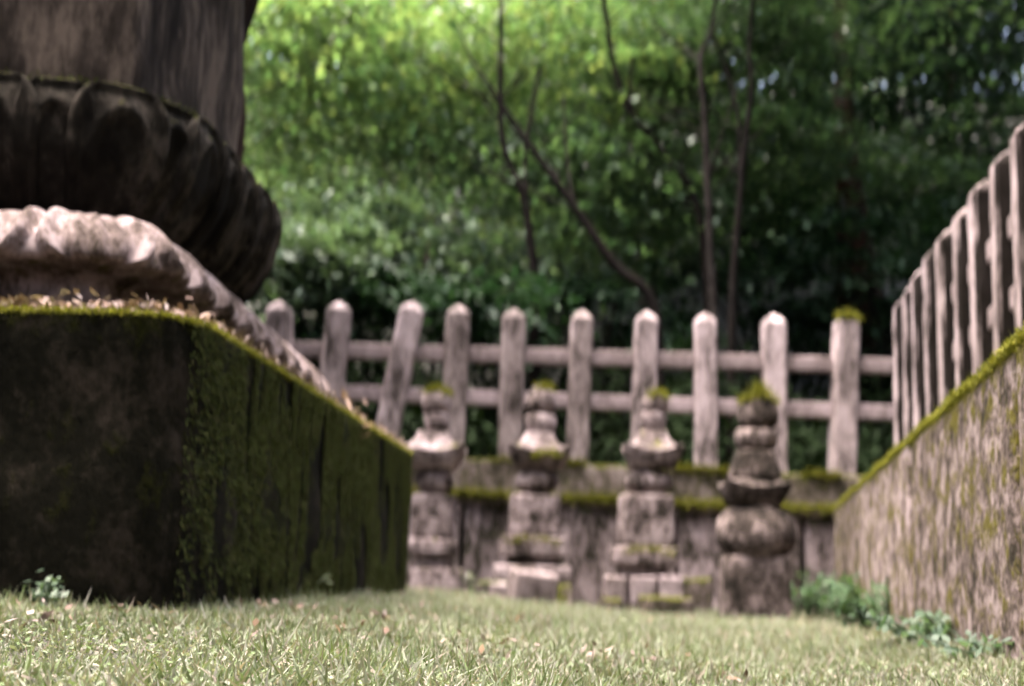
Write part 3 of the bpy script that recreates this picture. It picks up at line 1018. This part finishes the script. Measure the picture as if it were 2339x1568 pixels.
def weed(label, px, py, d, n, h, spread, mat='weed', leaf=(0.03, 0.06), name='weed_plant', group='weeds along the foot of the walls'):
    g = P(px, py, d)
    g.z = Z(ground_z(g.x, g.y)) - 0.005
    root = thing(name, label, 'weed', g, group)
    cs, ns = [], []
    svs, sfs = [], []
    for k in range(n):
        a = random.uniform(0, 2 * math.pi)
        r = spread * math.sqrt(random.random())
        b = g + Vector((math.cos(a) * r * 0.4, math.sin(a) * r * 0.4, 0))
        tp = g + Vector((math.cos(a) * r, math.sin(a) * r, h * random.uniform(0.5, 1.0)))
        mid = b.lerp(tp, 0.6) + Vector((0, 0, h * 0.12))
        vs, fs = tube([b, mid, tp], [0.003, 0.0025, 0.0015], 5)
        off = len(svs)
        svs += vs; sfs += [[i + off for i in f_] for f_ in fs]
        for j in range(9):
            t = random.uniform(0.25, 1.0)
            q = (b.lerp(mid, t / 0.6) if t < 0.6 else mid.lerp(tp, (t - 0.6) / 0.4))
            cs.append(tuple(q + Vector((random.gauss(0, .02), random.gauss(0, .02), random.gauss(0, .008)))))
            ns.append((random.gauss(0, .5), random.gauss(0, .5) - 0.2, 1))
    mk('stems', svs, sfs, M[mat], root)['kind'] = 'stuff'
    cs, ns = np.array(cs), np.array(ns)
    v, f = leaf_quads(cs, ns, RNG.uniform(*leaf, len(cs)), RNG.uniform(leaf[0] * 0.4, leaf[1] * 0.5, len(cs)))
    mk('leaves', v, f, M[mat], root, smooth=False)['kind'] = 'stuff'


weed('leafy weed growing in the corner beside the largest dark stupa', 1850, 1400, 7.6, 20, 0.26, 0.16)
weed('spreading weed at the far end of the olive-streaked side wall', 1935, 1420, 6.6, 34, 0.26, 0.22)
weed('broad clump of weeds at the foot of the olive-streaked side wall', 2040, 1440, 5.0, 44, 0.21, 0.24)
weed('low weeds under the olive-streaked side wall where the grass ends', 2190, 1500, 3.4, 34, 0.075, 0.24, 'leaf_mid', leaf=(0.02, 0.045))
weed('low dark weeds at the near foot of the olive-streaked side wall', 2300, 1540, 2.75, 24, 0.045, 0.18, 'leaf_mid', leaf=(0.015, 0.035))
weed('pale sprig beside the base of the half hidden stupa', 1072, 1368, 7.7, 4, 0.14, 0.03, 'grass', (0.03, 0.05))
weed('arching fern-like plant under the mossy side of the monument platform', 650, 1370, 4.4, 14, 0.11, 0.15, 'grass', (0.02, 0.045))
weed('small weed at the dark front of the monument platform', 95, 1400, 2.82, 5, 0.08, 0.03, 'leaf_gloss', (0.02, 0.03))

# ------------------------------------------------------------------ trees
random.seed(21)
RNG.bit_generator.state = np.random.default_rng(21).bit_generator.state


def gz(x, y):
    return Z(ground_z(x, y))


def crown_leaves(ells, n, spray=0.75, thick=0.025, leaf=(0.06, 0.13), per=60, droop=0.25, tilt=0.2, gaps=True):
    """ells: list of (centre, (rx,ry,rz)); n leaves in sprays -> verts, faces"""
    vol = np.array([e[1][0] * e[1][1] * e[1][2] for e in ells]) ** 0.8
    vol /= vol.sum()
    ns = max(1, n // per)
    idx = RNG.choice(len(ells), ns, p=vol)
    ec = np.array([tuple(e[0]) for e in ells])[idx]
    er = np.array([e[1] for e in ells])[idx]
    u = RNG.normal(size=(ns, 3)); u /= np.linalg.norm(u, axis=1, keepdims=True)
    sc = ec + np.clip(RNG.normal(size=(ns, 3)), -1.6, 1.6) * er * 0.62
    gap = np.array([noise.noise(Vector((p_[0] * 1.1, p_[1] * 1.1, p_[2] * 2.2))) for p_ in sc])
    sc = sc[gap > (-0.12 if gaps else -9)]
    ns = len(sc)
    up = np.array([0, 0, 1.0]) + RNG.normal(size=(ns, 3)) * tilt
    up /= np.linalg.norm(up, axis=1, keepdims=True)
    c = np.repeat(sc, per, 0); un = np.repeat(up, per, 0)
    m = len(c)
    off = RNG.normal(size=(m, 3))
    off -= un * (off * un).sum(1, keepdims=True)
    size = np.repeat(RNG.uniform(0.5, 1.2, ns), per)[:, None]
    c = c + off * spray * 0.55 * size + un * RNG.normal(size=(m, 1)) * thick
    c[:, 2] -= droop * (off ** 2).sum(1) * spray * 0.3
    nn = un + RNG.normal(size=(m, 3)) * 0.4
    return leaf_quads(c, nn, RNG.uniform(*leaf, m), RNG.uniform(leaf[0] * 0.5, leaf[1] * 0.65, m))


def tree(name, label, d, trunks, crowns, n, leafm, bark, group='trees behind the fence', cat='tree', ridge=0.0, thin=0.8, **kw):
    """trunks: list of [(px, py)...], [width px...]; the first runs down into the ground. crowns: (px, py, depth shift, rx, ry, rz) in m"""
    pts = [P(x, y, d) for x, y in trunks[0][0]]
    foot = pts[-1].copy()
    foot.z = gz(foot.x, foot.y) - 0.15
    root = thing(name, label, cat, (foot.x, foot.y, foot.z + 0.15), group)
    for k, (pp, ww) in enumerate(trunks):
        q = [P(x, y, d) for x, y in pp]
        r = [w * m_px(d) / 2 * thin for w in ww]
        if k == 0:
            if q[-1].z > foot.z + 0.1:
                q.append(foot); r.append(r[-1] * 1.15)
        else:
            for j, p_ in enumerate(q): p_.y += 0.15 * math.sin(k * 2.1) * (len(q) - 1 - j)
        vs, fs = tube(q, r, 20 if ridge else 10, ridge, 11, k + d)
        mk('trunk' if k == 0 else 'branch', vs, fs, M[bark], root)
    if not ridge:
        q = [P(x, y, d) for x, y in trunks[0][0]]
        r0 = trunks[0][1][1] * m_px(d) / 2 * thin
        for k in range(7):
            t = random.uniform(0.2, len(q) - 2.2)
            i = int(t)
            b = q[i].lerp(q[i + 1], t - i)
            sgn = random.choice((-1, 1))
            e = b + Vector((sgn * random.uniform(0.25, 0.9), random.uniform(-0.3, 0.5), random.uniform(0.3, 0.9)))
            mid = b.lerp(e, 0.5) + Vector((0, 0, -0.06))
            vs, fs = tube([b, mid, e], [r0 * 0.55, r0 * 0.4, r0 * 0.15], 6, seed=k)
            mk('branch', vs, fs, M[bark], root)
    if n:
        ells = [(P(x, y, d + dd + 1.3), (rx * 1.2, ry, rz * 1.1)) for x, y, dd, rx, ry, rz in crowns]
        v, f = crown_leaves(ells, n, **kw)
        mk('crown', v, f, M[leafm], root, smooth=False)
    return root


# great cedar right behind the monument
cd = thing('cedar_tree', 'huge cedar trunk with fissured brown bark rising behind the monument', 'tree', (-2.0, 8.0, gz(-2.0, 8.0)))
q = [Vector((-1.75, 8.25, Z(6.0))), P(285, 0, 8.2) , P(248, 300, 8.2), P(215, 600, 8.2), Vector((-2.45, 8.2, gz(-2.2, 8.2) - 0.2))]
vs, fs = tube(q, [0.62, 0.72, 0.74, 0.78, 0.95], 72, 0.16, 17, 3.0)
mk('trunk', vs, fs, M['bark_cedar'], cd)
v, f = crown_leaves([(Vector((-1.6, 8.2, Z(7.0))), (2.2, 2.2, 1.6)), (Vector((-3.2, 8.0, Z(6.0))), (1.8, 1.8, 1.2))], 9000, spray=0.5, leaf=(0.06, 0.12), droop=0.6)
mk('crown', v, f, M['leaf_cedar'], cd, smooth=False)

# slim trees behind the fence
tree('maple_tree', 'slim dark maple with a wavy stem and bright yellow-green leaves', 11.2,
     [([(1140, -200), (1145, 60), (1143, 230), (1152, 340), (1192, 440), (1213, 560), (1221, 700)], [12, 14, 16, 18, 20, 24, 30]),
      ([(1235, 120), (1205, 300), (1200, 420), (1212, 560)], [10, 14, 20, 26])],
     [(900, 60, 0.4, 1.4, 1.0, 0.55), (1150, 40, 0, 1.1, 1.0, 0.45), (720, 170, 0.8, 1.0, 1.0, 0.5), (960, 200, 0.6, 1.0, 0.9, 0.4), (1260, 180, 0.3, 0.7, 0.8, 0.35)], 22000, 'maple', 'bark_dark')
tree('maple_tree', 'leaning slender tree slanting behind the fence with a pale upper stem', 10.7,
     [([(1110, 180), (1150, 245), (1228, 358), (1300, 455), (1400, 600), (1500, 730)], [10, 14, 20, 24, 28, 32]),
      ([(1290, 200), (1295, 330), (1310, 465)], [6, 9, 12])],
     [(1350, 500, 0.5, 0.6, 0.7, 0.45), (1430, 420, 0.6, 0.5, 0.6, 0.4), (1080, 290, 0.3, 0.7, 0.7, 0.3), (1270, 330, 0.7, 0.6, 0.7, 0.3)], 9000, 'leaf_mid', 'bark_dark')
tree('slender_tree', 'thin dark tree bending away to one side below the pale gap in the leaves', 11.8,
     [([(1372, -60), (1385, 40), (1402, 150), (1440, 255), (1505, 335), (1585, 450), (1612, 620), (1618, 740)], [12, 14, 16, 18, 18, 18, 22, 26]),
      ([(1520, 40), (1450, 120), (1442, 250)], [6, 9, 12])],
     [(1400, 60, 0.4, 1.0, 0.9, 0.4), (1330, 190, 0.9, 0.7, 0.8, 0.3), (1530, 130, 0.8, 0.7, 0.8, 0.35)], 9000, 'leaf_mid', 'bark_dark')
tree('slender_tree', 'slim forked tree with a pale sunlit edge on its straight stem', 11.4,
     [([(1640, -40), (1622, 80), (1600, 135), (1610, 280), (1616, 420), (1622, 580), (1630, 730)], [10, 12, 16, 20, 22, 24, 28]),
      ([(1500, 30), (1545, 85), (1600, 138)], [6, 9, 13]), ([(1670, 230), (1640, 330), (1616, 400)], [5, 8, 10])],
     [(1650, 30, 0.3, 0.9, 0.9, 0.4), (1540, 60, 0.7, 0.7, 0.8, 0.3), (1560, 260, 0.9, 0.6, 0.6, 0.3)], 8000, 'leaf_mid', 'bark_pale')
tree('slender_tree', 'slim dark tree dividing into two upright limbs', 11.0,
     [([(1722, -30), (1712, 110), (1716, 210), (1702, 330), (1690, 450), (1678, 600), (1672, 740)], [10, 12, 16, 18, 20, 22, 26]),
      ([(1640, 40), (1668, 130), (1692, 260), (1690, 440)], [7, 9, 11, 14])],
     [(1760, 20, 0.3, 0.9, 0.9, 0.4), (1790, 210, 0.6, 0.8, 0.8, 0.3), (1720, 320, 0.8, 0.6, 0.7, 0.3), (1830, 330, 0.5, 0.7, 0.7, 0.25)], 9000, 'leaf_mid', 'bark_dark')
tree('cedar_tree', 'straight dark reddish trunk standing between the leaning slender trees', 15.0,
     [([(1500, -120), (1492, 200), (1488, 400), (1480, 600), (1476, 760)], [34, 40, 44, 50, 58])],
     [(1480, -60, 0, 1.3, 1.3, 0.8)], 7000, 'leaf_cedar', 'bark_rose', ridge=0.08, droop=0.6)
tree('cedar_tree', 'thick dark cedar trunk flaring at its foot in the shaded wood', 14.2,
     [([(1915, -200), (1925, 150), (1932, 330), (1945, 480), (1960, 640), (1968, 760)], [40, 46, 60, 84, 120, 150])],
     [(1960, 40, 0.3, 1.6, 1.4, 0.8), (2090, 190, 0.8, 1.4, 1.2, 0.7), (1880, 420, 1.2, 0.9, 0.8, 0.5)], 20000, 'leaf_cedar', 'bark_cedar', ridge=0.08, droop=0.8)
tree('cedar_tree', 'distant dark cedar trunk behind the side fence', 17.5,
     [([(2170, -200), (2165, 100), (2160, 330), (2155, 560), (2150, 800)], [36, 40, 46, 52, 60])],
     [(2200, 60, 0, 1.8, 1.5, 0.9), (2300, 300, 0.6, 1.6, 1.4, 0.8), (2330, -20, 0.2, 1.6, 1.2, 0.9), (2200, -60, 0.4, 1.4, 1.2, 0.7), (2080, 420, 0.3, 1.2, 1.2, 0.7)], 32000, 'leaf_cedar', 'bark_cedar', ridge=0.06, droop=0.8)
tree('cedar_tree', 'far reddish cedar trunk glimpsed through the bright leaves', 19.0,
     [([(995, -200), (990, 200), (985, 430), (980, 700)], [26, 28, 30, 34])],
     [(900, 330, 1, 2.2, 1.5, 0.9), (1130, 400, 1, 1.8, 1.5, 0.8)], 16000, 'leaf_mid', 'bark_rose', ridge=0.06)
tree('cedar_tree', 'faint far trunk close to the great cedar among bright leaves', 20.0,
     [([(880, -200), (882, 200), (880, 330), (878, 700)], [16, 18, 20, 24])],
     [(740, 330, 0, 2.0, 1.5, 0.9), (800, 120, 0.6, 2.4, 1.5, 1.0)], 16000, 'maple', 'bark_rose')
tree('broadleaf_tree', 'leafy tree glowing yellow-green beside the great cedar', 11.6,
     [([(575, -260), (545, 60), (520, 300), (505, 560), (500, 720)], [14, 18, 22, 26, 32])],
     [(690, 60, 0.3, 0.8, 0.9, 0.5), (660, 250, 0.2, 0.6, 0.7, 0.4), (820, 130, 0.4, 0.7, 0.7, 0.4), (760, 330, 0.2, 0.7, 0.6, 0.3)], 12000, 'maple', 'bark_dark')

# shrubs
def shrub(label, px, py, d, ell, n, leafm, **kw):
    c = P(px, py, d)
    root = thing('shrub', label, 'shrub', (c.x, c.y, gz(c.x, c.y)), 'shrubs behind the fence')
    for k in range(5):
        a = k * 1.26 + random.random()
        e = c + Vector((math.cos(a) * ell[0] * 0.6, math.sin(a) * ell[1] * 0.5, random.uniform(-.1, .3) * ell[2]))
        g = Vector((c.x + math.cos(a) * 0.1, c.y + math.sin(a) * 0.1, gz(c.x, c.y) - 0.1))
        vs, fs = tube([g, g.lerp(e, 0.55) + Vector((0, 0, 0.1)), e], [0.022, 0.016, 0.008], 7)
        mk('stem', vs, fs, M['bark_dark'], root)
    v, f = crown_leaves([(c, ell)], n, **kw)
    mk('crown', v, f, M[leafm], root, smooth=False)


shrub('pale glossy-leaved shrub arching over the fence behind the monument', 880, 530, 12.4, (1.3, 0.6, 0.45), 5500, 'leaf_gloss', droop=0.7)
shrub('bluish glossy shrub close beside the lotus tier of the monument', 690, 560, 10.6, (0.45, 0.5, 0.35), 4500, 'leaf_gloss', spray=0.3)
shrub('dark evergreen shrub below the arching pale shrub', 930, 720, 10.9, (1.0, 0.6, 0.3), 6000, 'leaf_cedar', spray=0.3)
shrub('yellow-green bush lit between the leaning stems', 1370, 490, 14.4, (0.9, 0.8, 0.6), 5000, 'maple')
shrub('dark bush behind the middle fence posts', 1330, 720, 11.9, (1.0, 0.4, 0.3), 4000, 'leaf_cedar', spray=0.3)
shrub('shaded bush at the foot of the thick cedar', 1800, 660, 13.2, (1.3, 0.8, 0.6), 8000, 'leaf_cedar', spray=0.35)
shrub('shaded bush in the corner behind the two fences', 2120, 640, 12.6, (1.2, 0.8, 0.8), 8000, 'leaf_cedar', spray=0.35)
shrub('green bush with drooping sprays under the dark cedars', 1750, 420, 15.0, (1.1, 0.9, 0.5), 7000, 'leaf_mid', spray=0.4, droop=0.6)
shrub('mid-green bush rising behind the shaded corner', 2230, 380, 15.5, (1.4, 1.0, 0.9), 8000, 'leaf_mid', spray=0.4)

# the deep wood on the slope, seen as one mass
ells = []
for k in range(46):
    px = random.uniform(350, 2500)
    d = random.uniform(18, 30)
    py = random.uniform(-260, 720)
    ells.append((P(px, py, d), (random.uniform(1.6, 3.0), random.uniform(1.2, 2.0), random.uniform(0.7, 1.4))))
v, f = crown_leaves(ells, 46000, spray=1.0, thick=0.08, leaf=(0.14, 0.26), per=50, gaps=False)
tag(mk('far_wood', v, f, M['leaf_mid'], smooth=False), 'mass of distant leafy wood climbing the slope behind the trees', 'wood', kind='stuff')

ells = []
for k in range(34):
    px = random.uniform(480, 1420)
    d = random.uniform(15.5, 24)
    py = random.uniform(-260, 560) if px < 1100 else random.uniform(-260, 380)
    ells.append((P(px, py, d), (random.uniform(1.2, 2.2), random.uniform(1.0, 1.6), random.uniform(0.4, 0.8))))
v, f = crown_leaves(ells, 44000, spray=0.9, thick=0.05, leaf=(0.09, 0.18), per=50, gaps=False)
tag(mk('far_maples', v, f, M['maple'], smooth=False), 'bright yellow-green maple foliage filling the slope beyond the great cedar', 'wood', kind='stuff')

# canopy added above the view to keep overhead light off the slope
ells = []
for k in range(52):
    x_ = random.uniform(-5, 10)
    y_ = random.uniform(10.5, 24)
    if x_ < 1.5 + 0.05 * (y_ - 9) and random.random() < 0.8: continue
    ells.append((Vector((x_, y_, 0.3 + y_ * 0.44 + random.uniform(1.2, 4.5))), (random.uniform(1.2, 2.0), random.uniform(1.2, 2.0), random.uniform(0.3, 0.6))))
v, f = crown_leaves(ells, 50000, spray=0.9, thick=0.1, leaf=(0.18, 0.3), per=40, gaps=False)
tag(mk('shade_canopy', v, f, M['leaf_mid'], smooth=False), 'unseen leafy canopy added over the slope to shade the trees', 'canopy', kind='stuff')

# undergrowth right behind the fences, and unseen wood added round the other sides to cut low sky light
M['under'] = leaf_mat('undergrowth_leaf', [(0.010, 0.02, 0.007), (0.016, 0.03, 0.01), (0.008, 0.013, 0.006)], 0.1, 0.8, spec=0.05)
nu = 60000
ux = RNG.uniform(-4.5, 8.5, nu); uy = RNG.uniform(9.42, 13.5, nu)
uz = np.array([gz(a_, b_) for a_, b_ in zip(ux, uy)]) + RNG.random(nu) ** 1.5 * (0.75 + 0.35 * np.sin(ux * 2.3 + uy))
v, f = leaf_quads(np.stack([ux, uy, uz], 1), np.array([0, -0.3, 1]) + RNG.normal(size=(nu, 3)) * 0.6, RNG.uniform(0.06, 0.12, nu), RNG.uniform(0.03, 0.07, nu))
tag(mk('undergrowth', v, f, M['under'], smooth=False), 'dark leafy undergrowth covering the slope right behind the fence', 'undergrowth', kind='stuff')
ells = []
for k in range(115):
    a_ = math.radians(random.uniform(62, 250)) if k < 90 else math.radians(random.choice((random.uniform(60, 95), random.uniform(265, 300))))
    r_ = random.uniform(8, 13)
    ells.append((Vector((math.sin(a_) * r_, 3 + math.cos(a_) * r_, random.uniform(0.5, 19.0 if k < 90 else 7.0))), (random.uniform(1.8, 3.0), random.uniform(1.8, 3.0), random.uniform(1.2, 2.2))))
v, f = crown_leaves(ells, 120000, spray=1.0, thick=0.25, leaf=(0.3, 0.5), per=40, gaps=False)
tag(mk('shade_wood', v, f, M['leaf_cedar'], smooth=False), 'unseen wood added round the other sides of the plot to shade it', 'wood', kind='stuff')
